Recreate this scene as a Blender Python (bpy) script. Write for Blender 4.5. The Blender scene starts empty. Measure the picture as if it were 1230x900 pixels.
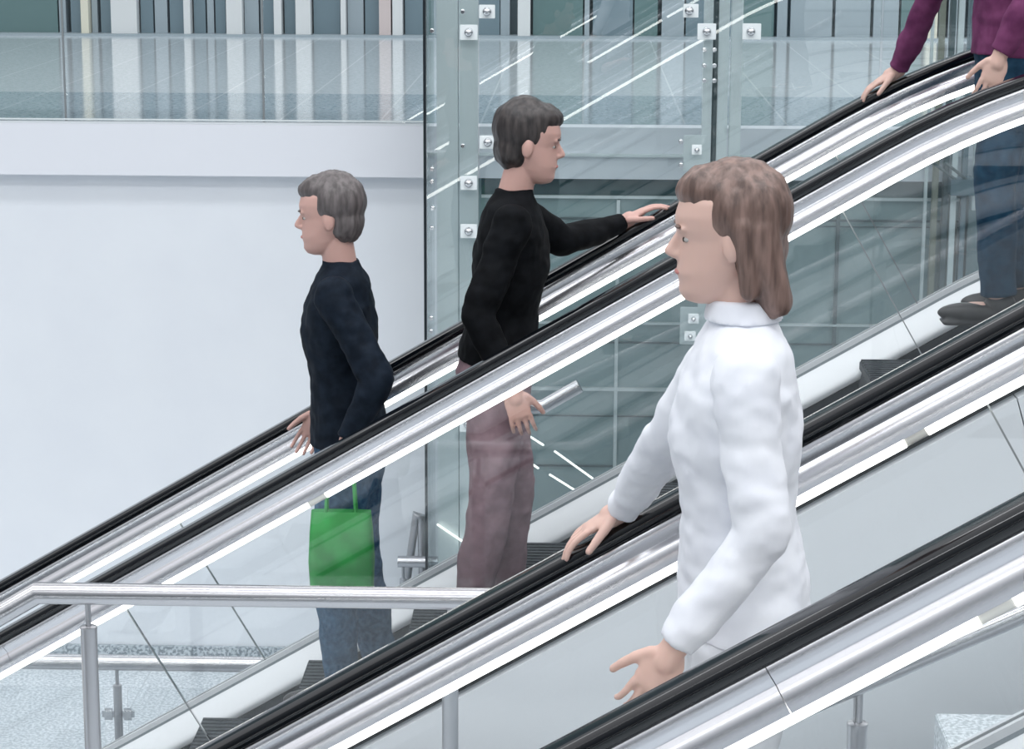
import bpy, bmesh, math, random
from mathutils import Vector, Matrix, noise
random.seed(7)
C = bpy.context.scene.collection
PI = math.pi

# ---------------------------------------------------------------- camera
FPX, PIT, ROLL, PSI = 2700.0, .214, .004, .031
EYE = 4.33
TH = .527
UP = 3.08            # upper floor level
cR = Vector((math.cos(PSI), math.sin(PSI), 0))
cF = Vector((-math.sin(PSI)*math.cos(PIT), math.cos(PSI)*math.cos(PIT), -math.sin(PIT)))
cU = Vector((-math.sin(PSI)*math.sin(PIT), math.cos(PSI)*math.sin(PIT), math.cos(PIT)))
R2 = cR*math.cos(ROLL) + cU*math.sin(ROLL)
U2 = -cR*math.sin(ROLL) + cU*math.cos(ROLL)
cam = bpy.data.cameras.new('camera')
cam.lens = FPX/1230*36; cam.sensor_width = 36; cam.clip_end = 200
co = bpy.data.objects.new('camera', cam); C.objects.link(co)
m = Matrix.Identity(4)
for i in range(3):
    m[i][0] = R2[i]; m[i][1] = U2[i]; m[i][2] = -cF[i]
m[2][3] = EYE
co.matrix_world = m
bpy.context.scene.camera = co

def at(px, py, Y):
    """world point on the depth plane Y seen at photo pixel px, py"""
    d = cF*FPX + R2*(px-615) - U2*(py-450)
    return Vector((0, 0, EYE)) + d*(Y/d.y)
def sx(px, py, Y): return at(px, py, Y).x
def zy(px, py, Y): return at(px, py, Y).z

# ---------------------------------------------------------------- materials
def mat(name, col, rough=.5, metal=0., spec=.5, coat=0., emit=None, es=0., extra=None):
    M = bpy.data.materials.new(name); M.use_nodes = True
    b = M.node_tree.nodes['Principled BSDF']
    b.inputs['Base Color'].default_value = (*col, 1)
    b.inputs['Roughness'].default_value = rough
    b.inputs['Metallic'].default_value = metal
    b.inputs['Specular IOR Level'].default_value = spec
    b.inputs['Coat Weight'].default_value = coat
    b.inputs['Coat Roughness'].default_value = .05
    if emit:
        b.inputs['Emission Color'].default_value = (*emit, 1)
        b.inputs['Emission Strength'].default_value = es
    if extra: extra(M, M.node_tree.nodes, M.node_tree.links, b)
    return M
def noise_col(c1, c2, scale, detail=3, lo=.35, hi=.65, stretch=(1, 1, 1), bump=0.):
    def f(M, N, L, b):
        tc = N.new('ShaderNodeTexCoord'); mp = N.new('ShaderNodeMapping')
        mp.inputs['Scale'].default_value = stretch
        n = N.new('ShaderNodeTexNoise'); n.inputs['Scale'].default_value = scale; n.inputs['Detail'].default_value = detail
        r = N.new('ShaderNodeValToRGB')
        r.color_ramp.elements[0].position = lo; r.color_ramp.elements[0].color = (*c1, 1)
        r.color_ramp.elements[1].position = hi; r.color_ramp.elements[1].color = (*c2, 1)
        L.new(tc.outputs['Object'], mp.inputs['Vector']); L.new(mp.outputs[0], n.inputs['Vector'])
        L.new(n.outputs['Fac'], r.inputs['Fac']); L.new(r.outputs['Color'], b.inputs['Base Color'])
        if bump:
            bp = N.new('ShaderNodeBump'); bp.inputs['Strength'].default_value = bump; bp.inputs['Distance'].default_value = .004
            L.new(n.outputs['Fac'], bp.inputs['Height']); L.new(bp.outputs[0], b.inputs['Normal'])
    return f
def brushed(amt=.08, scale=(1, 400, 400)):
    def f(M, N, L, b):
        tc = N.new('ShaderNodeTexCoord'); mp = N.new('ShaderNodeMapping'); mp.inputs['Scale'].default_value = scale
        n = N.new('ShaderNodeTexNoise'); n.inputs['Scale'].default_value = 1.0
        r0 = b.inputs['Roughness'].default_value
        mr = N.new('ShaderNodeMapRange'); mr.inputs['To Min'].default_value = r0-amt; mr.inputs['To Max'].default_value = r0+amt
        L.new(tc.outputs['Object'], mp.inputs['Vector']); L.new(mp.outputs[0], n.inputs['Vector'])
        L.new(n.outputs['Fac'], mr.inputs['Value']); L.new(mr.outputs[0], b.inputs['Roughness'])
    return f
def glass(name, tint, base=.02, mul=1.0):
    M = bpy.data.materials.new(name); M.use_nodes = True
    N = M.node_tree.nodes; L = M.node_tree.links; N.clear()
    o = N.new('ShaderNodeOutputMaterial'); mx = N.new('ShaderNodeMixShader')
    t = N.new('ShaderNodeBsdfTransparent'); t.inputs['Color'].default_value = (*tint, 1)
    g = N.new('ShaderNodeBsdfGlossy'); g.inputs['Roughness'].default_value = 0.0
    fr = N.new('ShaderNodeFresnel'); fr.inputs['IOR'].default_value = 1.45
    ma = N.new('ShaderNodeMath'); ma.operation = 'MULTIPLY_ADD'
    ma.inputs[1].default_value = mul; ma.inputs[2].default_value = base; ma.use_clamp = True
    L.new(fr.outputs[0], ma.inputs[0]); L.new(ma.outputs[0], mx.inputs[0])
    L.new(t.outputs[0], mx.inputs[1]); L.new(g.outputs[0], mx.inputs[2]); L.new(mx.outputs[0], o.inputs['Surface'])
    return M
def tiles(c1, c2, mortar, w, h, msize, rough=.25, speck=90):
    def f(M, N, L, b):
        tc = N.new('ShaderNodeTexCoord'); n = N.new('ShaderNodeTexNoise'); n.inputs['Scale'].default_value = speck
        n.inputs['Detail'].default_value = 4
        r = N.new('ShaderNodeValToRGB'); r.color_ramp.elements[0].position = .42; r.color_ramp.elements[1].position = .58
        r.color_ramp.elements[0].color = (*c1, 1); r.color_ramp.elements[1].color = (*c2, 1)
        k = N.new('ShaderNodeTexBrick'); k.offset = 0; k.inputs['Scale'].default_value = 1
        k.inputs['Brick Width'].default_value = w; k.inputs['Row Height'].default_value = h
        k.inputs['Mortar Size'].default_value = msize; k.inputs['Mortar'].default_value = (*mortar, 1)
        L.new(tc.outputs['Object'], n.inputs['Vector']); L.new(tc.outputs['Object'], k.inputs['Vector'])
        L.new(n.outputs['Fac'], r.inputs['Fac'])
        L.new(r.outputs['Color'], k.inputs['Color1']); L.new(r.outputs['Color'], k.inputs['Color2'])
        L.new(k.outputs['Color'], b.inputs['Base Color'])
    return f

WALL = mat('white_plaster', (.80, .83, .87), .6, extra=noise_col((.79, .82, .865), (.81, .84, .88), 3))
FASCIA = mat('white_fascia', (.80, .82, .87), .4)
SKIRTING = mat('granite_dark', (.4, .4, .4), .4, extra=noise_col((.16, .20, .23), (.50, .56, .60), 55, 4, .44, .56))
GRAN = mat('granite', (.5, .5, .5), .45, extra=noise_col((.42, .47, .50), (.76, .80, .83), 75, 5, .40, .60))
GRANF = mat('granite_tiles', (.5, .5, .5), .5, extra=tiles((.48, .54, .58), (.80, .84, .87), (.50, .55, .58), 1.2, 1.2, .004, speck=60))
UPF = mat('polished_granite', (.5, .5, .5), .10, extra=tiles((.62, .67, .70), (.74, .78, .81), (.84, .88, .90), .55, 6.0, .006, speck=40))
UPD = mat('polished_granite_border', (.5, .5, .5), .10, extra=tiles((.36, .44, .49), (.54, .61, .66), (.62, .68, .72), .55, 3.0, .006, speck=40))
STEEL = mat('brushed_steel', (.52, .52, .54), .25, 1, extra=brushed(.06, (1, 300, 300)))
STEELP = mat('brushed_steel_post', (.46, .46, .48), .3, 1, extra=brushed(.06, (300, 300, 1)))
CHROME = mat('polished_steel', (.75, .76, .78), .12, 1)
COVER = mat('satin_steel_cover', (.68, .68, .71), .27, 1)
RUBBER = mat('black_rubber', (.003, .004, .006), .10, 0, .6, 0)
LED = mat('light_strip', (1, 1, 1), .5, emit=(1, .985, .93), es=7)
LEDJ = mat('light_strip_joint', (.74, .73, .68), .4)
DECK = mat('satin_aluminium', (.70, .73, .76), .42, .05)
GROOVE = mat('dark_gasket', (.12, .15, .17), .5)
SKIRT = mat('dark_skirt', (.016, .024, .032), .5, .0, .25)
TREAD = mat('grooved_step', (.03, .04, .05), .6, .0, .25, extra=noise_col((.022, .030, .036), (.045, .055, .065), 30))
CLAD = mat('pale_cladding', (.64, .66, .68), .38, .05)
SEAM = mat('panel_seam', (.22, .24, .25), .6)
EGLASS = glass('balustrade_glass', (.982, .99, .992), .02, 1.0)
LGLASS = glass('lift_glass', (.962, .992, .994), .04, .75)
BGLASS = glass('gallery_glass', (.95, .975, .98), .035, 1.0)
LPOST = mat('pale_steel_column', (.86, .91, .92), .45, .0)
LDARK = mat('dark_slot', (.10, .14, .15), .5)
TEALW = mat('grey_green_panel', (.36, .46, .47), .5, extra=noise_col((.28, .38, .39), (.33, .43, .44), 2))
TEALD = mat('dark_green_soffit', (.05, .10, .11), .5)
PALE = mat('pale_rail', (.75, .80, .81), .4)
BLACKL = mat('black_edge', (.004, .01, .015), .4)

# ---------------------------------------------------------------- helpers
def finish(name, bm, M, parent=None, smooth=False, recalc=True):
    if recalc: bmesh.ops.recalc_face_normals(bm, faces=bm.faces)
    me = bpy.data.meshes.new(name); bm.to_mesh(me); bm.free()
    if isinstance(M, (list, tuple)):
        for x in M: me.materials.append(x)
    else: me.materials.append(M)
    if smooth:
        for p in me.polygons: p.use_smooth = True
        try: me.set_sharp_from_angle(angle=math.radians(38))
        except Exception: pass
    o = bpy.data.objects.new(name, me); C.objects.link(o)
    if parent: o.parent = parent; o.matrix_parent_inverse = Matrix.Translation(-parent.location)
    return o
def thing(name, label, cat, loc=(0, 0, 0), group=None):
    o = bpy.data.objects.new(name, None); C.objects.link(o); o.location = loc
    o['label'] = label; o['category'] = cat
    if group: o['group'] = group
    return o
def tag(o, label, cat, group=None):
    o['label'] = label; o['category'] = cat
    if group: o['group'] = group
    return o
def struct(o): o['kind'] = 'structure'; return o
def box(bm, x0, x1, y0, y1, z0, z1, bev=0):
    r = bmesh.ops.create_cube(bm, size=1)
    vs = r['verts']
    for v in vs:
        v.co = Vector(((x0+x1)/2 + v.co.x*(x1-x0), (y0+y1)/2 + v.co.y*(y1-y0), (z0+z1)/2 + v.co.z*(z1-z0)))
    if bev:
        es = list({e for v in vs for e in v.link_edges})
        bmesh.ops.bevel(bm, geom=es, offset=bev, segments=2, affect='EDGES')
def mbox(name, x0, x1, y0, y1, z0, z1, M, parent=None, bev=0):
    bm = bmesh.new(); box(bm, x0, x1, y0, y1, z0, z1, bev); return finish(name, bm, M, parent)
def tube(bm, pts, r, seg=16, r_end=None, cap=True):
    """circle swept along a polyline with mitred corners"""
    pts = [Vector(p) for p in pts]; n = len(pts); rings = []
    for i, p in enumerate(pts):
        if i == 0: d = (pts[1]-p).normalized(); t = d
        elif i == n-1: d = (p-pts[i-1]).normalized(); t = d
        else:
            d = (p-pts[i-1]).normalized(); e = (pts[i+1]-p).normalized(); t = (d+e).normalized()
        if i == 0:
            ref = Vector((0, 1, 0)) if abs(d.y) < .9 else Vector((1, 0, 0))
            a = d.cross(ref).normalized(); b = d.cross(a).normalized()
        else:
            # project the previous ring along d onto the mitre plane
            ring = []
            for v in rings[-1]:
                k = (p-v.co).dot(t)/d.dot(t); ring.append(bm.verts.new(v.co + d*k))
            rings.append(ring)
            continue
        rr = r
        rings.append([bm.verts.new(p + a*math.cos(2*PI*k/seg)*rr + b*math.sin(2*PI*k/seg)*rr) for k in range(seg)])
    for i in range(len(rings)-1):
        A, B = rings[i], rings[i+1]
        for k in range(seg): bm.faces.new((A[k], A[(k+1) % seg], B[(k+1) % seg], B[k]))
    if cap:
        bm.faces.new(rings[0]); bm.faces.new(list(reversed(rings[-1])))
def lathe(bm, c, axis, prof, seg=20):
    """prof: list of (distance along axis, radius)"""
    c = Vector(c); axis = Vector(axis).normalized()
    ref = Vector((1, 0, 0)) if abs(axis.x) < .8 else Vector((0, 1, 0))
    a = axis.cross(ref).normalized(); b = axis.cross(a).normalized(); rings = []
    for d, r in prof:
        r = max(r, 1e-4)
        rings.append([bm.verts.new(c + axis*d + a*math.cos(2*PI*k/seg)*r + b*math.sin(2*PI*k/seg)*r) for k in range(seg)])
    for A, B in zip(rings, rings[1:]):
        for k in range(seg): bm.faces.new((A[k], A[(k+1) % seg], B[(k+1) % seg], B[k]))
    bm.faces.new(rings[0]); bm.faces.new(list(reversed(rings[-1])))
def ellipsoid(bm, c, r, rot=None, u=16, v=12):
    res = bmesh.ops.create_uvsphere(bm, u_segments=u, v_segments=v, radius=1)
    for x in res['verts']:
        q = Vector((x.co.x*r[0], x.co.y*r[1], x.co.z*r[2]))
        if rot: q = rot @ q
        x.co = q + Vector(c)
def cone(bm, a, b, ra, rb, seg=14):
    a = Vector(a); b = Vector(b); d = (b-a)
    lathe(bm, a, d, [(-ra*.8, ra*.5), (-ra*.45, ra*.86), (0, ra), (d.length, rb), (d.length+rb*.45, rb*.86), (d.length+rb*.8, rb*.5)], seg)

# ================================================================ SETTING
WY = 12.0            # plane of the back wall
GY = 11.5           # plane of the lift glass
XL = at(512, 300, GY).x
z_top = UP; z_bot = zy(256, 210, WY)
# lower floor
bm = bmesh.new(); box(bm, -14, 12, -9, WY+.02, -.2, 0); struct(finish('floor', bm, GRANF))
# white wall under the gallery
struct(mbox('wall_back', -14, sx(512, 300, WY)+.25, WY+.03, WY+.25, 0, z_bot-.001, WALL))
struct(mbox('baseboard_back', -14, sx(512, 300, WY)+.25, WY-.0, WY+.028, .001, zy(200, 777, WY), SKIRTING))
# gallery floor slab with its white fascia
struct(mbox('trim_1', -14, 12, WY-.055, WY+.10, z_bot, z_top, FASCIA))
struct(mbox('floor_gallery_border', -14, 12, WY+.10, 13.8, z_bot+.02, z_top, UPD))
struct(mbox('floor_gallery', -14, 12, 13.8, 40, z_bot+.02, z_top, UPF))
struct(mbox('wall_gallery', -14, 12, 19.3, 19.6, UP, UP+4.5, mat('gallery_wall', (.12, .17, .19), .4)))
# recessed wall behind the lift
xw = sx(512, 300, WY)+.25
wl = struct(mbox('wall_lift', xw, 12, WY+.03, WY+.25, 0, z_bot-.001, TEALW))

# shopfront at the far side of the gallery: pilasters and panels between the dark panes
shop = thing('shopfront', 'long shopfront of pale pilasters and dark panes beyond the gallery floor', 'shopfront', (-2, 19, UP))
SW = mat('shop_white', (.82, .82, .82), .4); SG = mat('shop_grey', (.40, .46, .50), .4); SB = mat('shop_slate', (.20, .27, .31), .25)
SP = mat('shop_blush', (.72, .60, .58), .5); SGR = mat('shop_green', (.15, .24, .24), .3); SC = mat('shop_cream', (.85, .80, .66), .5)
mbox('plinth', sx(0, 48, 19.2)-6, 11, 19.0, 19.29, UP, UP+.02, SG, shop)
strips = [(-60, 68, SGR), (70, 78, SG), (84, 98, SB), (99, 108, SC), (109, 116, SG), (120, 134, SB), (135, 166, SW), (168, 183, SB), (185, 200, SG), (203, 220, SB),
          (222, 230, SW), (232, 246, SB), (248, 256, SG), (258, 270, SB), (273, 292, SW), (293, 310, SG), (312, 328, SB), (330, 339, SW), (341, 354, SB), (356, 374, SW),
          (376, 408, SB), (410, 416, SW), (417, 436, SG), (438, 455, SB), (456, 470, SP), (472, 484, SW), (486, 508, SB), (509, 560, SG), (562, 600, SB), (601, 612, SG),
          (622, 637, SW), (640, 700, SGR), (702, 708, SG), (712, 760, SB), (762, 790, SGR), (795, 822, SG), (824, 880, SB), (884, 930, SGR), (934, 946, SG), (950, 1000, SG),
          (1004, 1046, SG), (1050, 1080, SG), (1083, 1109, SGR), (1112, 1125, SC), (1130, 1137, BLACKL), (1140, 1160, SG), (1165, 1230, SB), (1235, 1300, SG)]
for a, b, M in strips:
    h = 2.6 if M is not SP else 1.2
    mbox('pilaster' if M in (SW, SC, SG, SP) else 'pane', sx(a, 30, 19.1), sx(b, 30, 19.1), 19.05 if M in (SW, SC, SP) else 19.15, 19.29, UP+.021, UP+h, M, shop)
# fascia ledge of the shopfront
for a, b in ((99, 108), (165, 175), (188, 196), (238, 246), (250, 258), (422, 430), (452, 462), (486, 494)):
    pass

# gallery balustrade (glass on the slab edge, left of the lift)
gb = thing('glass_balustrade', 'frameless glass balustrade on the white gallery edge, left of the lift', 'balustrade', (-2, WY, UP))
edges = [-420, -160, 79, 317, 513]
for a, b in zip(edges, edges[1:]):
    x0, x1 = sx(a, 100, WY)+.006, sx(b, 100, WY)-.006
    bm = bmesh.new(); box(bm, x0, x1, WY-.03, WY-.014, UP+.012, UP+1.15); finish('glass_panel', bm, BGLASS, gb)
    mbox('panel_joint', x1+.001, x1+.011, WY-.03, WY-.014, UP+.012, UP+1.15, SEAM, gb)
mbox('base_rail', sx(-420, 100, WY), XL-.02, WY-.05, WY+.0, UP+.0005, UP+.012, DECK, gb)
mbox('clamp_line', sx(-420, 100, WY), XL-.02, WY-.052, WY-.051, UP+.020, UP+.028, PALE, gb)

# ================================================================ LIFT ENCLOSURE
lift = thing('lift_enclosure', 'tall glass lift enclosure with pale steel columns and bolted clamps, behind the far escalator', 'lift', (2, GY, 0))
zt = 6.2
def gp(a, b): return sx(a, 300, GY), sx(b, 300, GY)
pan = [(513, 574), (576, 851), (853, 1048), (1051, 1260), (1263, 1500)]
for a, b in pan:
    x0, x1 = gp(a, b); mbox('glass_panel', x0, x1, GY, GY+.014, .02, zt, LGLASS, lift)
mbox('edge_profile', XL-.012, XL+.001, GY-.005, GY+.03, 0, zt, BLACKL, lift)
# side return pane of the lift at its left corner
mbox('side_panel', XL+.002, XL+.016, GY+.03, WY-.08, .02, zt, LGLASS, lift)
def column(a, b, y0, y1, M=LPOST, name='steel_column', z0=0.0, z1=zt):
    x0, x1 = sx(a, 300, y0), sx(b, 300, y0); return mbox(name, x0, x1, y0, y1, z0, z1, M, lift, bev=.003)
column(525, 550.5, GY+.04, GY+.12)
column(552, 574, GY+.04, GY+.10)
column(840, 850.5, GY+.03, GY+.09)
column(851, 857, GY+.07, GY+.09, LDARK, 'guide_slot')
column(857.5, 870, GY+.03, GY+.09)
column(872.5, 886, GY+.05, GY+.12)
column(1107.5, 1111, GY+.03, GY+.06, PALE, 'glazing_bar')
column(1117, 1124, GY+.3, GY+.34, mat('bronze_column', (.30, .30, .24), .4), 'guide_rail')
column(1130, 1136, GY+.3, GY+.36, LDARK, 'guide_rail')
column(1139, 1146, GY+.3, GY+.36, LPOST, 'guide_rail')
column(1152, 1158, GY+.3, GY+.36, SB, 'guide_rail')
column(1165, 1171, GY+.25, GY+.3, PALE, 'guide_rail', UP-.4)
zb = zy(1160, 234, GY+.25)
column(1161, 1176, GY+.4, GY+.5, mat('shaft_column', (.22, .30, .32), .45), 'steel_column', 0, zb)
column(1142, 1149, GY+.4, GY+.5, mat('shaft_column_brown', (.16, .17, .16), .45), 'steel_column', 0, zy(1145, 268, GY+.4))
column(1122, 1140, GY+.45, GY+.5, mat('shaft_panel', (.27, .33, .32), .45), 'steel_column', 0, zy(1130, 268, GY+.45))
mbox('shaft_bracket', sx(1142, 225, GY+.2), sx(1173, 225, GY+.2), GY+.2, GY+.39, zb, zy(1160, 216, GY+.2), SB, lift, .004)
bm = bmesh.new()
tube(bm, [at(1120, 195, GY+.22), at(1152, 219, GY+.22)], .008); tube(bm, [at(1135, 195, GY+.22), at(1165, 219, GY+.22)], .008)
finish('brace', bm, LDARK, lift, True)
# clamp plates with domed bolts
def clamp(px, py, w, h, bolt=None, r=.026, y=GY-.02, M=LPOST):
    c = at(px, py, y); ww = w/235/2; hh = h/235/2
    p = mbox('clamp_plate', c.x-ww, c.x+ww, y, y+.012, c.z-hh, c.z+hh, M, lift, .002)
    bx, by = bolt or (px, py); q = at(bx, by, y)
    bm = bmesh.new(); lathe(bm, (q.x, y+.001, q.z), (0, -1, 0), [(0, r*1.05), (.006, r), (.016, r*.86), (.024, r*.6), (.028, r*.2)], 20)
    finish('bolt', bm, CHROME, p, True)
for px, py, w, h, b in ((563, 39, 21, 18, None), (585, 14, 19, 16, None), (849, 38, 22, 19, None), (903, 38, 22, 19, (902, 38)), (830, 13, 18, 16, (828, 13)),
                        (1238, 38, 22, 19, None), (837, 180, 12, 12, None), (563, 220, 20, 17, None), (563, 278, 20, 17, None), (562, 510, 20, 19, None),
                        (585, 171, 18, 16, (586, 171)), (843, 280, 13, 12, None), (833, 383, 13, 12, None), (829, 404, 14, 12, None), (834, 516, 14, 12, None),
                        (1186, 223, 14, 12, None), (1183, 282, 12, 12, None)):
    clamp(px, py, w, h, b, r=.024 if w > 16 else .014)
for px, py in ((519, 37), (519, 203), (519, 218), (520, 250), (519, 274), (518, 382), (518, 398), (556, 175), (556, 14), (557, 376), (846, 60), (846, 79), (846, 97), (858, 60), (858, 79), (858, 97), (818, 170), (818, 198)):
    q = at(px, py, GY-.006); bm = bmesh.new()
    lathe(bm, (q.x, GY, q.z), (0, -1, 0), [(0, .011), (.004, .013), (.012, .011), (.016, .005)], 12)
    lathe(bm, (q.x, GY-.016, q.z), (0, -1, 0), [(0, .004), (.012, .004), (.013, .009), (.018, .009)], 12)
    finish('rivet', bm, CHROME, lift, True)
# long steel plate behind the centre clamps
mbox('mounting_plate', sx(821, 180, GY+.02), sx(849, 180, GY+.02), GY+.02, GY+.028, zy(840, 206, GY), zy(840, 163, GY), LPOST, lift, .002)
mbox('mounting_plate', sx(817, 380, GY+.02), sx(849, 380, GY+.02), GY+.02, GY+.028, zy(840, 415, GY), zy(840, 370, GY), LPOST, lift, .002)

# rails and grooves across the wall behind the lift
lw = thing('panelled_wall_lining', 'grey green wall lining with pale horizontal rails behind the lift glass', 'wall panel', (2, WY, 0))
def hbar(y0, y1, M, x0=578, x1=1300, d=.02, name='cross_rail'):
    mbox(name, sx(x0, 300, WY), sx(x1, 300, WY), WY+.029-d, WY+.029, zy(700, y1, WY), zy(700, y0, WY), M, lw)
hbar(212, 235, TEALD, d=.01, name='soffit_band')  # beam under the slab, its shadow put into the dark colour
hbar(235, 238.5, PALE, d=.03)
hbar(262, 264.5, LDARK, d=.012, name='groove'); hbar(270, 271, LDARK, d=.012, name='groove')
hbar(387, 389.5, PALE, d=.03); hbar(411, 413, LDARK, d=.012, name='groove')
hbar(466, 469.5, PALE, d=.03); hbar(500, 501.5, LDARK, d=.012, name='groove')
hbar(560, 562, LDARK, d=.012, name='groove')
mbox('ledge', sx(515, 300, WY), sx(1300, 300, WY), WY-.085, WY-.056, zy(700, 186, WY), zy(700, 183, WY), PALE, lw)
for a, b in ((740, 744), (1004, 1008)):
    mbox('upright', sx(a, 300, WY), sx(b, 300, WY), WY+.0, WY+.028, 0, zy(700, 240, WY), LDARK if a == 1004 else PALE, lw)

# ================================================================ ESCALATORS
H0 = EYE-1.293
RH, RL = 2.7, 1.3
SA = .91
def build_path():
    P = []
    zf = .85; zb_ = zf + RL*(1-math.cos(TH)); sb = (zb_-H0)/math.tan(TH)
    s_l = sb - RL*math.sin(TH)
    P.append((s_l-1.1, zf, 0.0)); P.append((s_l-.01, zf, 0.0))
    for k in range(0, 9):
        a = TH*k/8; P.append((sb - RL*(math.sin(TH)-math.sin(a)), zb_ - RL*(math.cos(a)-math.cos(TH)), a))
    za = H0 + SA*math.tan(TH)
    n = 14
    for k in range(1, n):
        t = k/n; P.append((sb+(SA-sb)*t, zb_+(za-zb_)*t, TH))
    for k in range(0, 13):
        a = TH*(1-k/12); P.append((SA+RH*(math.sin(TH)-math.sin(a)), za+RH*(math.cos(a)-math.cos(TH)), a))
    P.append((P[-1][0]+1.4, P[-1][1], 0.0))
    return P
PATH = build_path()
CUM = [0]
for a, b in zip(PATH, PATH[1:]): CUM.append(CUM[-1]+math.hypot(b[0]-a[0], b[1]-a[1]))
LEN = CUM[-1]
def pt(d):
    d = max(0, min(LEN, d))
    for i in range(len(CUM)-1):
        if d <= CUM[i+1]+1e-9:
            t = (d-CUM[i])/(CUM[i+1]-CUM[i]); a, b = PATH[i], PATH[i+1]
            return tuple(a[k]+(b[k]-a[k])*t for k in range(3))
def dist_at_s(s, n=0):
    lo, hi = 0, LEN
    for _ in range(50):
        mid = (lo+hi)/2; p = pt(mid)
        if p[0]-n*math.sin(p[2]) < s: lo = mid
        else: hi = mid
    return lo
def sub(d0, d1):
    ds = [d0]+[c for c in CUM if d0+.005 < c < d1-.005]+[d1]
    return [pt(d) for d in ds]
def off(p, n): return p[0]-n*math.sin(p[2]), p[1]+n*math.cos(p[2])
def sweep(bm, prof, path, y):
    rings = []
    for p in path:
        rings.append([bm.verts.new((off(p, n)[0], y+a, off(p, n)[1])) for a, n in prof])
    k = len(prof)
    for A, B in zip(rings, rings[1:]):
        for i in range(k): bm.faces.new((A[i], A[(i+1) % k], B[(i+1) % k], B[i]))
    bm.faces.new(rings[0]); bm.faces.new(list(reversed(rings[-1])))
# cross sections, (lateral, distance below the top of the handrail)
RUB = [(-.024, -.031), (-.034, -.0325), (-.0395, -.026), (-.041, -.016), (-.037, -.006), (-.027, -.001), (-.012, 0), (.012, 0), (.027, -.001), (.037, -.006), (.041, -.016), (.0395, -.026), (.034, -.0325), (.024, -.031)]
half = [(.024, -.0315), (.028, -.0345), (.0315, -.041), (.0325, -.049), (.0315, -.057), (.029, -.065), (.0275, -.0705), (.029, -.0725), (.0335, -.0765), (.038, -.083), (.0412, -.0905), (.0430, -.099), (.0436, -.108), (.0437, -.1165)]
COV = half + [(.010, -.1165)] + [(-a, n) for a, n in reversed(half + [(.010, -.1165)])]
def ledprof(s): return [(s*.0105, -.117), (s*.0425, -.117), (s*.0430, -.1235), (s*.0405, -.131), (s*.034, -.1365), (s*.0105, -.138)]
NDECK = -.9*math.cos(TH)
def deckprof(s, w=.066):      # s = side the deck lies on
    return [(s*.008, NDECK+.022), (s*.020, NDECK+.022), (s*.020, NDECK), (s*.026, NDECK-.003), (s*(.026+w), NDECK-.066), (s*(.034+w), NDECK-.076), (s*(.036+w), NDECK-.088), (s*(.030+w), NDECK-.100), (s*.008, NDECK-.104)]
NSTEP = -.945*math.cos(TH)

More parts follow.
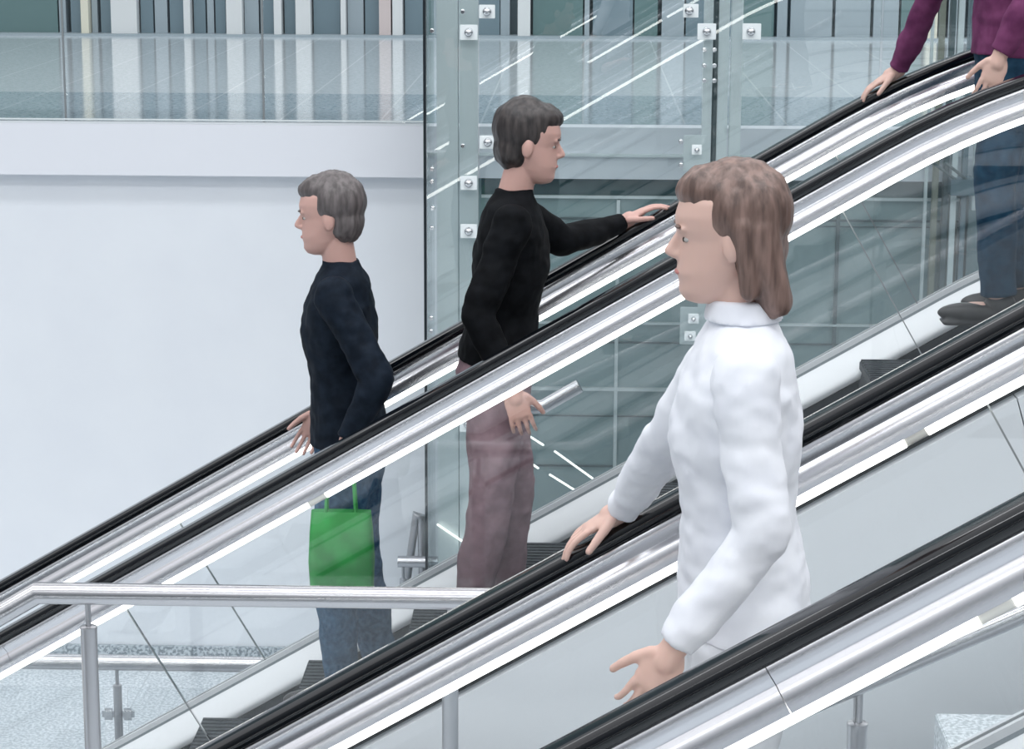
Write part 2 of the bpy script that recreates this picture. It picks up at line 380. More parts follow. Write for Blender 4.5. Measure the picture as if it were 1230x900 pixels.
def escalator(label, yn, yf, led_gaps, joints, seams):
    """yn, yf: lateral position of the near and the far balustrade; joints etc. are positions s along x"""
    t = thing('escalator', label, 'escalator', (0, (yn+yf)/2, 0))
    for side, y in (('n', yn), ('f', yf)):
        si = 1 if side == 'n' else -1          # direction of the inside
        bm = bmesh.new(); sweep(bm, RUB, sub(.0, LEN), y)
        # newel turns
        for d, sg in ((0.0, -1), (LEN, 1)):
            p = pt(d); rings = []
            for k in range(0, 9):
                a = PI*k/8*.95; ring = []
                for (q, n) in RUB:
                    rr = .30+n
                    ring.append(bm.verts.new((p[0]+sg*math.sin(a)*rr, y+q, p[1]-.30+math.cos(a)*rr)))
                rings.append(ring)
            for A, B in zip(rings, rings[1:]):
                for i in range(len(RUB)): bm.faces.new((A[i], A[(i+1) % len(RUB)], B[(i+1) % len(RUB)], B[i]))
            bm.faces.new(rings[-1])
        finish('handrail', bm, RUBBER, t, True)
        cuts = [0.0]+[dist_at_s(s) for s in seams[side]]+[LEN]
        for a, b in zip(cuts, cuts[1:]):
            bm = bmesh.new(); sweep(bm, COV, sub(a+.0007, b-.0007), y); finish('handrail_guide', bm, COVER, t, True)
        # light strips on both faces of the guide
        for s in (-1, 1):
            gs = led_gaps[side]; d = [.05]; js = []
            for g0, g1 in gs:
                a, b = dist_at_s(g0, -.13), dist_at_s(g1, -.13); d += [a, b]; js.append((a, b))
            d.append(LEN-.05)
            for a, b in zip(d[::2], d[1::2]):
                bm = bmesh.new(); sweep(bm, ledprof(s), sub(a, b), y); finish('light_strip', bm, LED, t, True)
            for a, b in js:
                bm = bmesh.new(); sweep(bm, [(q*.97, n+.0003) for q, n in ledprof(s)], sub(a+.001, b-.001), y)
                finish('light_strip_joint', bm, LEDJ, t, True)
        # glass
        gcut = [.02]+[dist_at_s(s, -.13) for s in joints[side]]+[LEN-.02]
        for a, b in zip(gcut, gcut[1:]):
            bm = bmesh.new(); sweep(bm, [(-.005, -.1185), (.005, -.1185), (.005, NDECK-.09), (-.005, NDECK-.09)], sub(a+.002, b-.002), y)
            finish('glass_panel', bm, EGLASS, t)
            if b < LEN-.1:
                bm = bmesh.new(); sweep(bm, [(-.0052, -.145), (.0052, -.145), (.0052, NDECK-.09), (-.0052, NDECK-.09)], sub(b-.0018, b+.0018), y)
                finish('panel_joint', bm, SEAM, t)
        # decks
        for s in (-1, 1):
            w = .066
            bm = bmesh.new(); sweep(bm, deckprof(s, w), sub(0, LEN), y)
            finish('inner_deck' if s == si else 'outer_deck', bm, DECK, t, True)
            bm = bmesh.new(); sweep(bm, [(s*.0195, NDECK+.004), (s*.0215, NDECK+.004), (s*.0275, NDECK-.0035), (s*.0195, NDECK-.0035)], sub(0, LEN), y)
            finish('gasket', bm, GROOVE, t)
        # skirt
        bm = bmesh.new(); sweep(bm, [(si*.060, NDECK-.105), (si*.085, NDECK-.105), (si*.085, NDECK-.42), (si*.060, NDECK-.42)], sub(0, LEN), y)
        finish('skirt_panel', bm, SKIRT, t)
        # outer cladding in panels
        cl = [0.0]+[dist_at_s(s, NDECK) for s in seams['c']]+[LEN]
        for a, b in zip(cl, cl[1:]):
            bm = bmesh.new(); rings = []
            P_ = sub(a+.002, b-.002)
            for p in P_:
                ax, az = off(p, NDECK-.1285); bx_, bz = ax+.6*math.sin(p[2]), max(.0, az-.98)
                rings.append([bm.verts.new(v) for v in ((ax, y-si*.112, az), (ax, y-si*.050, az), (bx_, y-si*.050, bz), (bx_, y-si*.112, bz))])
            for A, B in zip(rings, rings[1:]):
                for i in range(4): bm.faces.new((A[i], A[(i+1) % 4], B[(i+1) % 4], B[i]))
            bm.faces.new(rings[0]); bm.faces.new(list(reversed(rings[-1])))
            finish('cladding_panel', bm, CLAD, t)
    # steps
    y0, y1 = yn+.092, yf-.092
    me = None; zs = {}
    s = -4.6
    while s < 3.6:
        p = pt(dist_at_s(s, NSTEP)); z = off(p, NSTEP)[1]
        zs[round(s, 3)] = z
        if me is None:
            bm = bmesh.new()
            box(bm, 0, .40, 0, y1-y0, -.035, 0, .004)
            for k in range(24):
                yy = (y1-y0)*(k+.5)/24; box(bm, .004, .396, yy-.008, yy+.008, -.001, .006)
            # curved riser
            pr = [(.012, -.03), (-.0, -.09), (-.004, -.15), (.004, -.215), (.02, -.215), (.014, -.15), (.018, -.09), (.03, -.03)]
            A = [bm.verts.new((q, .004, w)) for q, w in pr]; B = [bm.verts.new((q, y1-y0-.004, w)) for q, w in pr]
            for i in range(len(pr)): bm.faces.new((A[i], A[(i+1) % len(pr)], B[(i+1) % len(pr)], B[i]))
            bm.faces.new(A); bm.faces.new(list(reversed(B)))
            o = finish('step', bm, TREAD, t); me = o.data
        else:
            o = bpy.data.objects.new('step', me); C.objects.link(o); o.parent = t
        o.matrix_parent_inverse = Matrix.Translation(-t.location)
        o.location = (s, y0, z)
        s += .40
    return t, zs

PB, PA, PD, PC = 6.971, 8.011, 3.307, 4.347
BEHIND = None
def sgap(px0, py0, px1, py1, Y): return (sx(px0, py0, Y), sx(px1, py1, Y))
far, fz = escalator('far escalator with glass balustrades, in front of the white wall and the lift', PB, PA,
    {'n': [sgap(373, 602, 394, 590, PB), (3.4, 3.5)], 'f': [(-3.0, -2.95), (3.3, 3.4)]},
    {'n': [sx(-270, 970, PB), sx(150, 735, PB), sx(1010, 252, PB)], 'f': [sx(214, 630, PA), sx(1000, 252, PA)]},
    {'n': [-1.9, sx(808, 316, PB), 2.6], 'f': [-2.2, sx(803, 258, PA), 2.6], 'c': [-1.4, sx(1188, 490, PB), 3.0]})
near, nz = escalator('near escalator crossing the lower right, its rails closest to the viewer', PD, PC,
    {'n': [(-1.2, -1.15), sgap(1172, 752, 1214, 728, PD)], 'f': [(-.9, -.85), sgap(1086, 512, 1112, 498, PC)]},
    {'n': [-1.6, 1.1], 'f': [-2.0, sx(1181, 484, PC)]},
    {'n': [-.9, sx(903, 810, PD)], 'f': [-1.0, 1.9], 'c': [-1.0, 1.2]})

# ================================================================ STAIRS between the escalators (granite)
stair = thing('granite_staircase', 'speckled granite steps and landing between the two escalators', 'stairs', (0, 5.6, 0))
SY0, SY1 = 4.62, 6.66
sl = sx(1123, 857, SY1)
land_z = 1.40
rise = (zy(1123, 857, SY1)-land_z)/3
sbend = sx(45, 717, 6.1)
mbox('landing', sbend+.12, sl-.6, SY0, SY1, land_z-.16, land_z, GRAN, stair, .004)
for k in range(1, 9):
    x0 = sl-.6+(k-1)*.3; z = land_z+rise*k
    mbox('stair_step', x0, x0+.34, SY0, SY1, z-rise-.02, z, GRAN, stair, .004)
k = 1
while land_z-rise*k > .02:
    x1 = sbend+.12-(k-1)*.3; z = land_z-rise*k
    mbox('stair_step', x1-.34, x1, SY0, SY1, max(0.0, z-rise), z, GRAN, stair, .004); k += 1

# ================================================================ RAILINGS
def railing(label, pts, posts, zfoot, r=.0315, pr=.0235, group=None, clamps=False, name='handrail_barrier', sp=.008, endcap=True):
    """pts: tube centre line; posts: s positions; zfoot(s): level the post stands on"""
    pts = [Vector(p) for p in pts]
    t = thing(name, label, 'railing', (posts[0], pts[0].y, zfoot(posts[0])), group)
    bm = bmesh.new(); tube(bm, pts, r, 28); finish('top_rail', bm, STEEL, t, True)
    for s in posts:
        for a, b in zip(pts, pts[1:]):
            if min(a.x, b.x)-.001 <= s <= max(a.x, b.x)+.001:
                c = a+(b-a)*((s-a.x)/(b.x-a.x)); break
        zf = zfoot(s); top = c.z-r-.075
        bm = bmesh.new(); lathe(bm, (s, c.y, zf+.008), (0, 0, 1), [(0, pr), (top-zf-.012, pr), (top-zf-.008, pr*1.04), (top-zf, pr*1.04), (top-zf+.003, pr*.8)], 24)
        p = finish('post', bm, STEELP, t, True)
        bm = bmesh.new(); lathe(bm, (s, c.y, top-.0+.002), (0, 0, 1), [(0, sp*1.7), (.006, sp*1.1), (.01, sp), (c.z-r-top+.004, sp)], 16)
        q = finish('spigot', bm, STEELP, t, True)
        bm = bmesh.new(); lathe(bm, (s, c.y, zf), (0, 0, 1), [(0, pr*2.1), (.006, pr*2.1), (.010, pr*1.4)], 24)
        finish('base_flange', bm, STEELP, t, True)
        if clamps:
            zc = zy(140, 858, c.y)
            bm = bmesh.new()
            for sg in (-1, 1):
                x0, x1 = sorted((s+sg*.012, s+sg*.070))
                box(bm, x0, x1, c.y-.013, c.y+.013, zc-.027, zc+.027, .012)
            finish('glass_clamp', bm, CHROME, t, True)
    return t
RY = 6.1
zr = zy(300, 716, RY)
sl_st = rise/.3
def z1foot(s):
    return land_z
xa = sbend; xb = sx(700, 716, RY)
p0 = sx(105, 717, RY); p1 = sx(540.5, 717, RY)
rl = zy(0, 741, RY)
slope_l = .60
railing('brushed steel railing on the granite landing, horizontal with a mitred bend at its left end',
        [(xa-1.6, RY, zr-1.6*slope_l), (xa, RY, zr), (xb, RY, zr), (xb+1.9, RY, zr+1.9*.56)], [p0, p1], z1foot)
# railing beside the near escalator, sloping up with the steps
R2Y = 4.70
a = at(1230, 737, R2Y); b = at(870, 893, R2Y); d = (a-b)/(a.x-b.x)
A1 = b-d*.55; A2 = a+d*.5; A1.y = A2.y = R2Y
px2 = sx(1030, 870, R2Y)
def z2foot(s):
    k = math.floor((s-(sl-.6))/.3)+1
    return land_z+rise*max(0, k)
railing('steel railing sloping up the granite steps, seen under the nearest light strip', [A1, A2], [px2, px2+.62], z2foot, r=.0215, pr=.0225, sp=.0105)
# low level railing on the ground floor with glass clamps
R3Y = 9.0
zz = zy(200, 797, R3Y)
t3 = railing('steel railing with small glass clamps on the ground floor by the white wall', [(-4.2, R3Y, zz), (sx(460, 797, R3Y), R3Y, zz)], [sx(-200, 797, R3Y), sx(140, 797, R3Y), sx(425, 797, R3Y)],
        lambda s: 0.0, clamps=True, pr=.0185, r=.034)
for a_, b_ in ((-200, 140), (140, 425)):
    mbox('infill_glass', sx(a_, 858, R3Y)+.05, sx(b_, 858, R3Y)-.05, R3Y-.005, R3Y+.005, .08, zz-.11, EGLASS, t3)
# podium and rail in front of the lift
pod = struct(mbox('floor_podium', sx(500, 690, 9.3), 6.0, 9.25, GY-.12, 0, .72, GRAN))
R4Y = 9.6
z4 = zy(600, 488, R4Y)
c4 = at(652, 488, R4Y)
railing('steel railing before the lift, its bent end showing beside the mauve trousers', [(sx(584, 488, R4Y), R4Y, z4), (c4.x, R4Y, z4), (c4.x+.16, R4Y, z4+.16*.6)], [sx(597, 488, R4Y)], lambda s: .72)
# small railing end by the left corner of the lift
R5Y = 11.65
z5 = zy(495, 675, R5Y)
t5 = railing('short steel railing end beside the left corner of the lift, low by the white wall', [(sx(478, 675, R5Y), R5Y, z5), (sx(530, 675, R5Y), R5Y, z5)], [sx(484, 675, R5Y)], lambda s: 0.0, pr=.02)
bm = bmesh.new(); tube(bm, [at(486, 716, R5Y+.2), at(500, 620, R5Y+.2), at(506, 622, R5Y+.2), at(508, 716, R5Y+.2)], .022, 16)
finish('guard_loop', bm, STEELP, t5, True)

# glowing bars at the lift glass, added to imitate slanted reflections
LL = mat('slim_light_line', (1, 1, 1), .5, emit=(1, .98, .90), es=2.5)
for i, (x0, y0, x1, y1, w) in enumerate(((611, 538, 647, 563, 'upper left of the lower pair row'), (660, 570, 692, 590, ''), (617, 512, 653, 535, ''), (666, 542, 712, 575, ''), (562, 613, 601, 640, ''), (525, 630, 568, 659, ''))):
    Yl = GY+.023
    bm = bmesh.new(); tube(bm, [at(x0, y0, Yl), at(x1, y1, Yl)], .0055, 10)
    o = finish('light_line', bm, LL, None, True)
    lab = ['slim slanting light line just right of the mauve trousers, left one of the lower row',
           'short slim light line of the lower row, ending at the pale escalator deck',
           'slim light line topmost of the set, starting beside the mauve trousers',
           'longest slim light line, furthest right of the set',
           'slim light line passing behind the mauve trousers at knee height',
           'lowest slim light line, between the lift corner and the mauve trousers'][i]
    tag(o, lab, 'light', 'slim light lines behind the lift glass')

# a third pair of balustrades on the viewer's side, mirrored in the lift glass
third, tz = escalator('third escalator on the viewer side, seen only as bright lines mirrored in the lift glass', -2.49, -1.45,
    {'n': [(-3.0, -2.95)], 'f': [(-3.0, -2.95)]}, {'n': [0.0], 'f': [0.0]}, {'n': [0.0], 'f': [0.0], 'c': [0.0]})
# pale stone inlays in the gallery floor
INL = mat('pale_inlay', (.80, .83, .85), .2)
def inlay(px0, px1, py0, py1):
    a = EYE-UP
    def fl(px, py):
        d = cF*FPX + R2*(px-615) - U2*(py-450); return Vector((0, 0, EYE)) + d*(-a/d.z)
    p = [fl(px0, py1), fl(px1, py1), fl(px1, py0), fl(px0, py0)]
    x0, x1 = p[0].x, p[1].x
    return struct(mbox('floor_inlay', x0, x1, p[0].y, p[2].y, UP+.0005, UP+.004, INL))

# ================================================================ PEOPLE
def child(name, me, M, parent, loc=None):
    if not isinstance(M, (list, tuple)): M = [M]
    me.materials.clear()
    for x in M: me.materials.append(x)
    me.name = name
    for p in me.polygons: p.use_smooth = True
    o = bpy.data.objects.new(name, me); C.objects.link(o)
    if parent: o.parent = parent
    return o
def fuse(bm, vox=.006, smooth=6, wrinkle=0, wscale=9, stretch=(1, 1, 1)):
    me = bpy.data.meshes.new('t'); bmesh.ops.recalc_face_normals(bm, faces=bm.faces); bm.to_mesh(me); bm.free()
    o = bpy.data.objects.new('t', me); C.objects.link(o)
    r = o.modifiers.new('r', 'REMESH'); r.mode = 'VOXEL'; r.voxel_size = vox; r.adaptivity = 0
    if smooth:
        k = o.modifiers.new('s', 'SMOOTH'); k.iterations = smooth; k.factor = .5
    bpy.context.view_layer.update()
    dg = bpy.context.evaluated_depsgraph_get()
    out = bpy.data.meshes.new_from_object(o.evaluated_get(dg))
    bpy.data.objects.remove(o); bpy.data.meshes.remove(me)
    if wrinkle:
        out.update()
        ns = [v.normal.copy() for v in out.vertices]
        for v, n in zip(out.vertices, ns):
            q = Vector((v.co.x*stretch[0], v.co.y*stretch[1], v.co.z*stretch[2]))*wscale
            w = noise.fractal(q, .8, 2.0, 3)
            v.co += n*(w*wrinkle)
    return out
def loft(bm, rings, seg=26):
    """rings: (centre, radius along x', radius along y', axis)"""
    R = []
    for c, rx, ry, ax in rings:
        ax = Vector(ax).normalized(); y = Vector((0, 1, 0))
        if abs(ax.y) > .9: y = Vector((1, 0, 0))
        x = y.cross(ax).normalized(); y = ax.cross(x).normalized()
        R.append([bm.verts.new(Vector(c)+x*math.cos(2*PI*k/seg)*rx+y*math.sin(2*PI*k/seg)*ry) for k in range(seg)])
    for A, B in zip(R, R[1:]):
        for k in range(seg): bm.faces.new((A[k], A[(k+1) % seg], B[(k+1) % seg], B[k]))
    bm.faces.new(R[0]); bm.faces.new(list(reversed(R[-1])))
def hand(bm, w, d, lat, curl=.35, thumb=1):
    """w wrist, d pointing direction, lat direction from little finger to index"""
    w = Vector(w); d = Vector(d).normalized(); lat = Vector(lat); lat = (lat-d*lat.dot(d)).normalized(); nrm = d.cross(lat).normalized()*thumb
    M = Matrix((d, lat, nrm)).transposed()
    ellipsoid(bm, w+d*.045, (.052, .040, .015), M); ellipsoid(bm, w+d*.070, (.028, .039, .013), M)
    cone(bm, w-d*.01, w+d*.03, .025, .026)
    for k, (o, ln) in enumerate(((-.030, .062), (-.010, .078), (.011, .084), (.031, .074))):
        p = w+d*.086+lat*o; a = curl*.5; dd = d+lat*o*2.4
        r = .0080
        for seg_ in (.42, .32, .26):
            q = p+(dd.normalized()*math.cos(a)+nrm*math.sin(a))*ln*seg_
            cone(bm, p, q, r, r*.93, 10); p = q; r *= .93; a += curl
    p = w+d*.025+lat*.030; t = (d*.8+lat*.6+nrm*.30).normalized()
    for ln, r in ((.035, .0125), (.030, .0105), (.022, .009)):
        q = p+t*ln; cone(bm, p, q, r, r*.92, 10); p = q; t = (t+d*.35+nrm*.15).normalized()
def person(label, X, Y, Z, rot, skin, top, legs, hairM, shoeM, arms, lean=0.0, head=(0, 0), long_hair=False, skirt=False, sc=1.0, collar=None, stance=(.05, -.06), extra=None, hem=0.0):
    t = thing('person', label, 'person', (X, Y, Z)); t.rotation_euler.z = rot; t.scale = (sc, sc, sc)
    # joints
    hipz, shz = .93, 1.41
    def L_(x, y, z):      # lean: shift with height above the hips
        return Vector((x+max(0, z-hipz)*lean, y, z))
    sh = {1: L_(0, .185, shz), -1: L_(0, -.185, shz)}
    neck = L_(-.01, 0, 1.46); hc = L_(.015, 0, 1.625)+Vector((head[0], 0, 0))
    Rh = Matrix.Rotation(head[1], 3, 'Y')
    def H(v): return hc+Rh @ Vector(v)
    bm = bmesh.new()
    # torso
    loft(bm, [(L_(0, 0, .86), .09, .13, (0, 0, 1)), (L_(-.005, 0, .95), .105, .155, (0, 0, 1)), (L_(.005, 0, 1.10), .088, .125, (0, 0, 1)), (L_(.01, 0, 1.25), .105, .150, (0, 0, 1)),
              (L_(.0, 0, 1.36), .098, .165, (0, 0, 1)), (L_(-.005, 0, 1.43), .070, .120, (0, 0, 1)), (L_(-.005, 0, 1.47), .052, .060, (0, 0, 1))])
    cone(bm, neck-Vector((0, 0, .03)), H((-.02, 0, -.06)), .056, .052, 18)
    # head
    sl_ = [(-.118, .056, .020, .020), (-.110, .076, .000, .036), (-.095, .085, -.025, .047), (-.074, .084, -.042, .056), (-.058, .089, -.055, .060), (-.048, .087, -.066, .063), (-.034, .085, -.078, .066),
           (-.018, .083, -.090, .069), (.002, .080, -.098, .071), (.022, .087, -.103, .074), (.046, .088, -.107, .077), (.072, .079, -.104, .075), (.092, .060, -.092, .066), (.108, .034, -.068, .049), (.117, .008, -.040, .026)]
    RG = []
    for z, xf, xb, w in sl_:
        cx = (xf+xb)/2-.006; ring = []
        for k in range(32):
            q = 2*PI*k/32; cq = math.cos(q); sq = math.sin(q)
            ring.append(bm.verts.new(H((cx+(xf-cx if cq > 0 else cx-xb)*math.copysign(abs(cq)**.92, cq), w*math.copysign(abs(sq)**.92, sq), z))))
        RG.append(ring)
    for A, B in zip(RG, RG[1:]):
        for k in range(32): bm.faces.new((A[k], A[(k+1) % 32], B[(k+1) % 32], B[k]))
    bm.faces.new(RG[0]); bm.faces.new(list(reversed(RG[-1])))
    cone(bm, H((.078, 0, .012)), H((.0985, 0, -.020)), .0085, .0115, 12); ellipsoid(bm, H((.088, 0, -.026)), (.013, .016, .008), Rh)
    for s in (1, -1):
        ellipsoid(bm, H((-.010, s*.076, -.006)), (.018, .009, .030), Rh); ellipsoid(bm, H((.074, s*.028, .024)), (.012, .020, .006), Rh)
    # legs
    fx = {1: stance[0], -1: stance[1]}
    for s in (1, -1):
        hip = Vector((0, s*.09, .90)); kn = Vector((fx[s]*.55+.02, s*.10, .50)); an = Vector((fx[s]-.03, s*.10, .09))
        cone(bm, hip, kn, .082, .052, 18); cone(bm, kn, kn+(an-kn)*.35, .050, .054, 16); cone(bm, kn+(an-kn)*.35, an, .052, .034, 16)
        ellipsoid(bm, an+Vector((.06, 0, -.045)), (.115, .040, .032))
    hands = {}
    for s in (1, -1):
        el, wr, hd, lat, curl = arms[s]
        el = Vector(el); wr = Vector(wr)
        cone(bm, sh[s]-Vector((0, s*.01, .01)), el, .047, .037, 16); cone(bm, el, el+(wr-el)*.35, .037, .039, 16); cone(bm, el+(wr-el)*.35, wr, .038, .025, 16)
        hand(bm, wr, hd, lat, curl, s); hands[s] = wr
    body = child('body', fuse(bm, .0040, 4), skin, t)
    # eyes and brows
    for s in (1, -1):
        b2 = bmesh.new(); ellipsoid(b2, H((.0655, s*.030, .005)), (.0105, .0115, .0065), Rh, 14, 10); child('eye', fuse_raw(b2), EYEM, t)
        b2 = bmesh.new(); ellipsoid(b2, H((.0738, s*.031, .005)), (.0030, .0052, .0050), Rh, 10, 8); child('iris', fuse_raw(b2), IRIS, t)
        b2 = bmesh.new(); ellipsoid(b2, H((.0835, s*.029, .029)), (.006, .019, .0035), Rh, 12, 8); child('eyebrow', fuse_raw(b2), hairM, t)
    b2 = bmesh.new(); ellipsoid(b2, H((.0855, 0, -.058)), (.0065, .021, .0055), Rh, 14, 8); child('lips', fuse_raw(b2), LIPM, t)
    # hair
    bm = bmesh.new()
    ellipsoid(bm, H((-.030, 0, .048)), (.100, .088, .100), Rh, 26, 20); ellipsoid(bm, H((.006, 0, .088)), (.082, .070, .050), Rh, 20, 14)
    ellipsoid(bm, H((-.050, 0, -.015)), (.068, .080, .075), Rh, 20, 14)
    if long_hair:
        for s in (-1, 0, 1):
            cone(bm, H((-.050, s*.042, .02)), L_(-.062, s*.046, 1.515), .050, .034, 14)
        for s in (-1, 1): cone(bm, H((-.030, s*.070, .03)), H((-.040, s*.072, -.09)), .026, .018, 12)
    child('hair', fuse(bm, .006, 3, .006, 26, (1, 1, .25)), hairM, t)
    # top
    bm = bmesh.new()
    loft(bm, [(L_(0, 0, .885+hem), .128, .178, (0, 0, 1)), (L_(0, 0, .96+hem*.5), .124, .174, (0, 0, 1)), (L_(.005, 0, 1.10), .108, .150, (0, 0, 1)), (L_(.012, 0, 1.24), .122, .172, (0, 0, 1)),
              (L_(.003, 0, 1.35), .114, .188, (0, 0, 1)), (L_(-.005, 0, 1.43), .086, .150, (0, 0, 1)), (L_(-.008, 0, 1.478), .064, .074, (0, 0, 1)), (L_(-.006, 0, 1.492), .062, .066, (0, 0, 1))], 30)
    for s in (1, -1):
        el, wr = Vector(arms[s][0]), Vector(arms[s][1])
        ellipsoid(bm, sh[s]-Vector((0, s*.012, .012)), (.066, .060, .062))
        cone(bm, sh[s]-Vector((0, s*.012, .015)), el, .062, .052, 18); cone(bm, el, el+(wr-el)*.80, .052, .042, 18)
        dd = (wr-el).normalized(); loft(bm, [(el+(wr-el)*.70, .042, .042, dd), (el+(wr-el)*.97, .037, .037, dd)], 18)
    child('collared_top' if collar else 'top', fuse(bm, .0065, 3, .0085, 7, (1, 1, 1.4)), top, t)
    if collar:
        bm = bmesh.new(); loft(bm, [(L_(-.008, 0, 1.475), .074, .080, (0, 0, 1)), (L_(-.010, 0, 1.515), .066, .068, (0, 0, 1))], 24)
        child('collar', fuse(bm, .006, 2), collar, t)
    # trousers or skirt
    bm = bmesh.new()
    loft(bm, [(L_(0, 0, 1.0), .112, .150, (0, 0, 1)), (Vector((-.008, 0, .90)), .124, .172, (0, 0, 1)), (Vector((-.004, 0, .80)), .115, .170, (0, 0, 1)), (Vector((0, 0, .74)), .100, .160, (0, 0, 1))], 28)
    for s in (1, -1):
        hip = Vector((0, s*.092, .86)); kn = Vector((fx[s]*.55+.02, s*.10, .50)); an = Vector((fx[s]-.03, s*.10, .10))
        cone(bm, hip, kn, .098, .072, 20); dd = (an-kn).normalized()
        loft(bm, [(kn-dd*.03, .072, .070, dd), (kn+dd*.15, .068, .066, dd), (an, .060, .056, dd)], 20)
    child('trousers', fuse(bm, .007, 3, .008, 8, (1, 1, 1.0)), legs, t)
    for s in (1, -1):
        an = Vector((fx[s]-.03, s*.10, .09)); bm = bmesh.new()
        ellipsoid(bm, an+Vector((.075, 0, -.050)), (.125, .048, .036)); ellipsoid(bm, an+Vector((-.01, 0, -.03)), (.055, .044, .055))
        box(bm, an.x-.055, an.x+.185, an.y-.042, an.y+.042, .002, .020, .006)
        child('shoe', fuse(bm, .006, 2), shoeM, t)
    return t
def fuse_raw(bm):
    me = bpy.data.meshes.new('t'); bm.to_mesh(me); bm.free(); return me
EYEM = mat('eye_white', (.50, .48, .46), .35); IRIS = mat('iris', (.05, .03, .02), .15); LIPM = mat('lips', (.50, .20, .18), .4)
def skinmat(n, c):
    def f(M, N, L, b):
        noise_col(tuple(x*.93 for x in c), c, 8)(M, N, L, b)
        b.inputs['Subsurface Weight'].default_value = .08; b.inputs['Subsurface Radius'].default_value = (.01, .004, .002)
    return mat(n, c, .5, extra=f)
SK1 = skinmat('skin', (.62, .38, .33)); SK2 = skinmat('skin_warm', (.70, .47, .40))
HD = mat('dark_hair', (.03, .025, .025), .42, extra=noise_col((.015, .012, .013), (.06, .05, .048), 60, 3, .35, .65, (1, 1, .15)))
HG = mat('grey_brown_hair', (.1, .09, .09), .45, extra=noise_col((.07, .06, .06), (.16, .14, .14), 60, 3, .35, .65, (1, 1, .15)))
HB = mat('brown_hair', (.15, .09, .07), .42, extra=noise_col((.09, .055, .045), (.24, .155, .13), 60, 3, .35, .65, (1, 1, .15)))
JB = mat('black_jacket', (.006, .007, .009), .75, 0, .12, extra=noise_col((.0015, .002, .003), (.005, .006, .008), 25))
JN = mat('navy_jacket', (.012, .02, .035), .7, 0, .12, extra=noise_col((.004, .008, .015), (.010, .017, .029), 25))
TM = mat('mauve_trousers', (.26, .17, .20), .7, 0, .12, extra=noise_col((.22, .145, .17), (.31, .21, .24), 20))
TJ = mat('blue_jeans', (.03, .09, .17), .75, 0, .12, extra=noise_col((.02, .065, .13), (.05, .12, .21), 60))
TN = mat('dark_blue_trousers', (.01, .04, .075), .7, 0, .12, extra=noise_col((.008, .03, .06), (.016, .055, .10), 30))
BW = mat('white_blouse', (.80, .82, .88), .7, extra=noise_col((.78, .80, .86), (.83, .85, .90), 15))
TW = mat('pale_trousers', (.62, .64, .68), .7, extra=noise_col((.59, .61, .65), (.66, .68, .72), 15))
BP = mat('plum_top', (.12, .03, .085), .7, 0, .12, extra=noise_col((.11, .026, .08), (.18, .05, .13), 15))
SHO = mat('dark_shoes', (.02, .02, .022), .4)

def tread(zs, s):
    ks = [k for k in zs if k <= s]; return zs[max(ks)]+.006
def rail_top(s):
    return pt(dist_at_s(s))[1]
MID1, MID2 = (PB+PA)/2, (PC+PD)/2
# dark clad person climbing, hand on the far rail
X1 = sx(598, 240, MID1); Z1 = tread(fz, X1)
def lz(X, Z, dx, sg=1): return rail_top(X+sg*dx)-Z
w1 = (.40, .465, (lz(X1, Z1, .43)+.030)/1.07)
person('person in black jacket and mauve trousers climbing the far escalator, hand on the rail', X1, MID1, Z1, 0, SK1, JB, TM, HD, SHO,
       {1: ((.20, .27, 1.28), w1, (.85, .04, .50), (0, -1, 0), .30), -1: ((-.05, -.25, 1.13), (.06, -.27, .90), (.25, 0, -1), (1, 0, 0), .4)}, lean=.10, head=(.02, .12), sc=1.07, hem=.06)
# navy clad person descending with the green bag
X2 = sx(417, 330, MID1); Z2 = tread(fz, X2)
person('person in navy jacket and blue jeans riding down before the white wall', X2, MID1, Z2, PI, SK1, JN, TJ, HG, SHO,
       {1: ((-.12, .25, 1.15), (-.02, .262, .955), (.15, 0, -1), (1, 0, 0), .75), -1: ((-.02, -.25, 1.14), (.12, -.25, .93), (.5, 0, -1), (1, 0, 0), .4)}, lean=.05, head=(.01, .08), sc=1.06)
# green shopping bag
GB = mat('green_bag', (.02, .26, .05), .6, extra=noise_col((.015, .21, .04), (.03, .32, .07), 12))
hx, hy, hz_ = X2-.0, MID1-.278, Z2+.955*1.06-.108
bag = thing('shopping_bag', 'bright green shopping bag hanging from the hand of the person in blue jeans', 'bag', (hx, hy, hz_-.42))
bm = bmesh.new(); rr = []
for k, (z, a, b) in enumerate(((0, .095, .05), (.02, .105, .058), (.12, .11, .062), (.22, .105, .05), (.29, .10, .022))):
    rr.append([bm.verts.new((hx+math.copysign(abs(math.cos(q))**.45, math.cos(q))*a, hy+math.copysign(abs(math.sin(q))**.45, math.sin(q))*b, hz_-.42+z)) for q in [2*PI*i/28 for i in range(28)]])
for A, B in zip(rr, rr[1:]):
    for i in range(28): bm.faces.new((A[i], A[(i+1) % 28], B[(i+1) % 28], B[i]))
bm.faces.new(rr[0]); bm.faces.new(list(reversed(rr[-1])))
finish('pouch', bm, GB, bag, True)
for sg in (-1, 1):
    bm = bmesh.new(); tube(bm, [(hx-.05, hy+sg*.018, hz_-.15), (hx-.045, hy+sg*.010, hz_-.04), (hx-.02, hy+sg*.004, hz_+.0), (hx+.02, hy+sg*.004, hz_+.0), (hx+.045, hy+sg*.010, hz_-.04), (hx+.05, hy+sg*.018, hz_-.15)], .006, 10)
    finish('handle', bm, GB, bag, True)
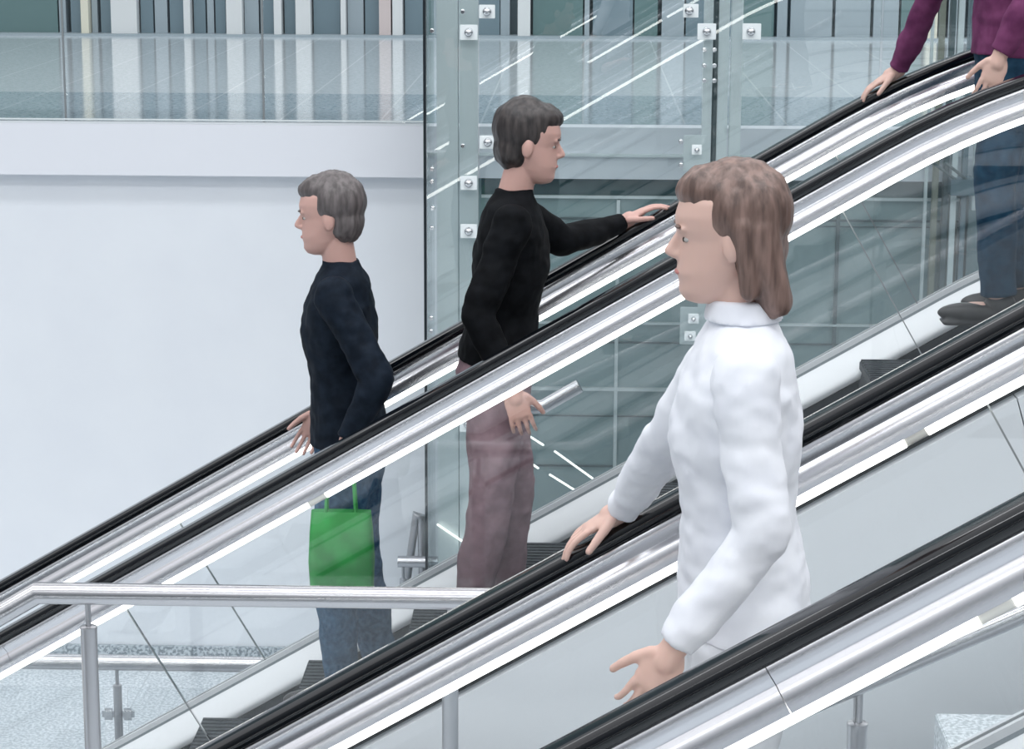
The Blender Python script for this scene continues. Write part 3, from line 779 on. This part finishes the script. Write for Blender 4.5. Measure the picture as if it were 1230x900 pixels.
# plum top at the upper right
X3 = sx(1214, 60, MID1); Z3 = tread(fz, X3)
w3 = (.30, -.50, lz(X3, Z3, .30, -1)+.030)
person('person in plum top and dark blue trousers near the top of the far escalator', X3, MID1, Z3, PI, SK2, BP, TN, HD, SHO,
       {1: ((-.03, .26, 1.14), (.08, .25, .90), (.3, 0, -1), (1, 0, 0), .4), -1: ((.16, -.28, 1.22), w3, (.85, -.03, -.50), (0, 1, 0), .3)}, lean=.06)
# white blouse on the near escalator
X4 = sx(902, 372, MID2); Z4 = tread(nz, X4)
w4 = (.22, -.53, (lz(X4, Z4, .21, -1)+.030)/.94)
person('brown haired person in a white blouse and pale trousers riding down the near escalator', X4, MID2, Z4, PI, SK2, BW, TW, HB, SHO,
       {1: ((-.01, .235, 1.13), (.14, .24, .92), (.55, 0, -1), (1, 0, 0), .45), -1: ((.12, -.28, 1.20), w4, (.85, -.03, -.50), (0, 1, 0), .3)}, lean=.04, head=(.01, .05), sc=.94, long_hair=True, collar=BW)
# ================================================================ LIGHT
sc = bpy.context.scene
W = bpy.data.worlds.new('World'); sc.world = W; W.use_nodes = True
N = W.node_tree.nodes; L = W.node_tree.links; bg = N['Background']
tc = N.new('ShaderNodeTexCoord'); sep = N.new('ShaderNodeSeparateXYZ'); rp = N.new('ShaderNodeValToRGB')
mr = N.new('ShaderNodeMapRange'); mr.inputs['From Min'].default_value = -1; mr.inputs['From Max'].default_value = 1
L.new(tc.outputs['Generated'], sep.inputs[0]); L.new(sep.outputs['Z'], mr.inputs['Value']); L.new(mr.outputs[0], rp.inputs['Fac'])
cr = rp.color_ramp
cr.elements[0].position = 0; cr.elements[0].color = (.06, .075, .085, 1)
cr.elements[1].position = 1; cr.elements[1].color = (1.0, 1.03, 1.08, 1)
for p, c in ((.47, (.13, .15, .17, 1)), (.52, (.24, .265, .29, 1)), (.62, (.62, .66, .70, 1)), (.78, (1.3, 1.32, 1.36, 1))):
    e = cr.elements.new(p); e.color = c
L.new(rp.outputs['Color'], bg.inputs['Color']); bg.inputs['Strength'].default_value = 1.0
# unseen overhead strips added for daylight, kept narrow and strong for crisp highlights
for k, (y, z, w, e) in enumerate(((1.0, 12, 1.5, 800), (6.5, 13, 1.5, 800), (-6, 11, 1.5, 500), (15.5, 11, 1.5, 350))):
    ld = bpy.data.lights.new('roof_daylight', 'AREA'); ld.shape = 'RECTANGLE'; ld.size = 18; ld.size_y = w; ld.energy = e; ld.color = (.96, .98, 1)
    lo = bpy.data.objects.new('roof_daylight', ld); C.objects.link(lo); lo.location = (0, y, z)
sc.cycles.transparent_max_bounces = 32
sc.cycles.max_bounces = 10; sc.cycles.glossy_bounces = 5
sc.cycles.use_denoising = True
sc.cycles.sample_clamp_indirect = 6
sc.view_settings.view_transform = 'Standard'; sc.view_settings.look = 'None'
sc.view_settings.gamma = 1; sc.view_settings.use_curve_mapping = False
sc.view_settings.exposure = -0.35
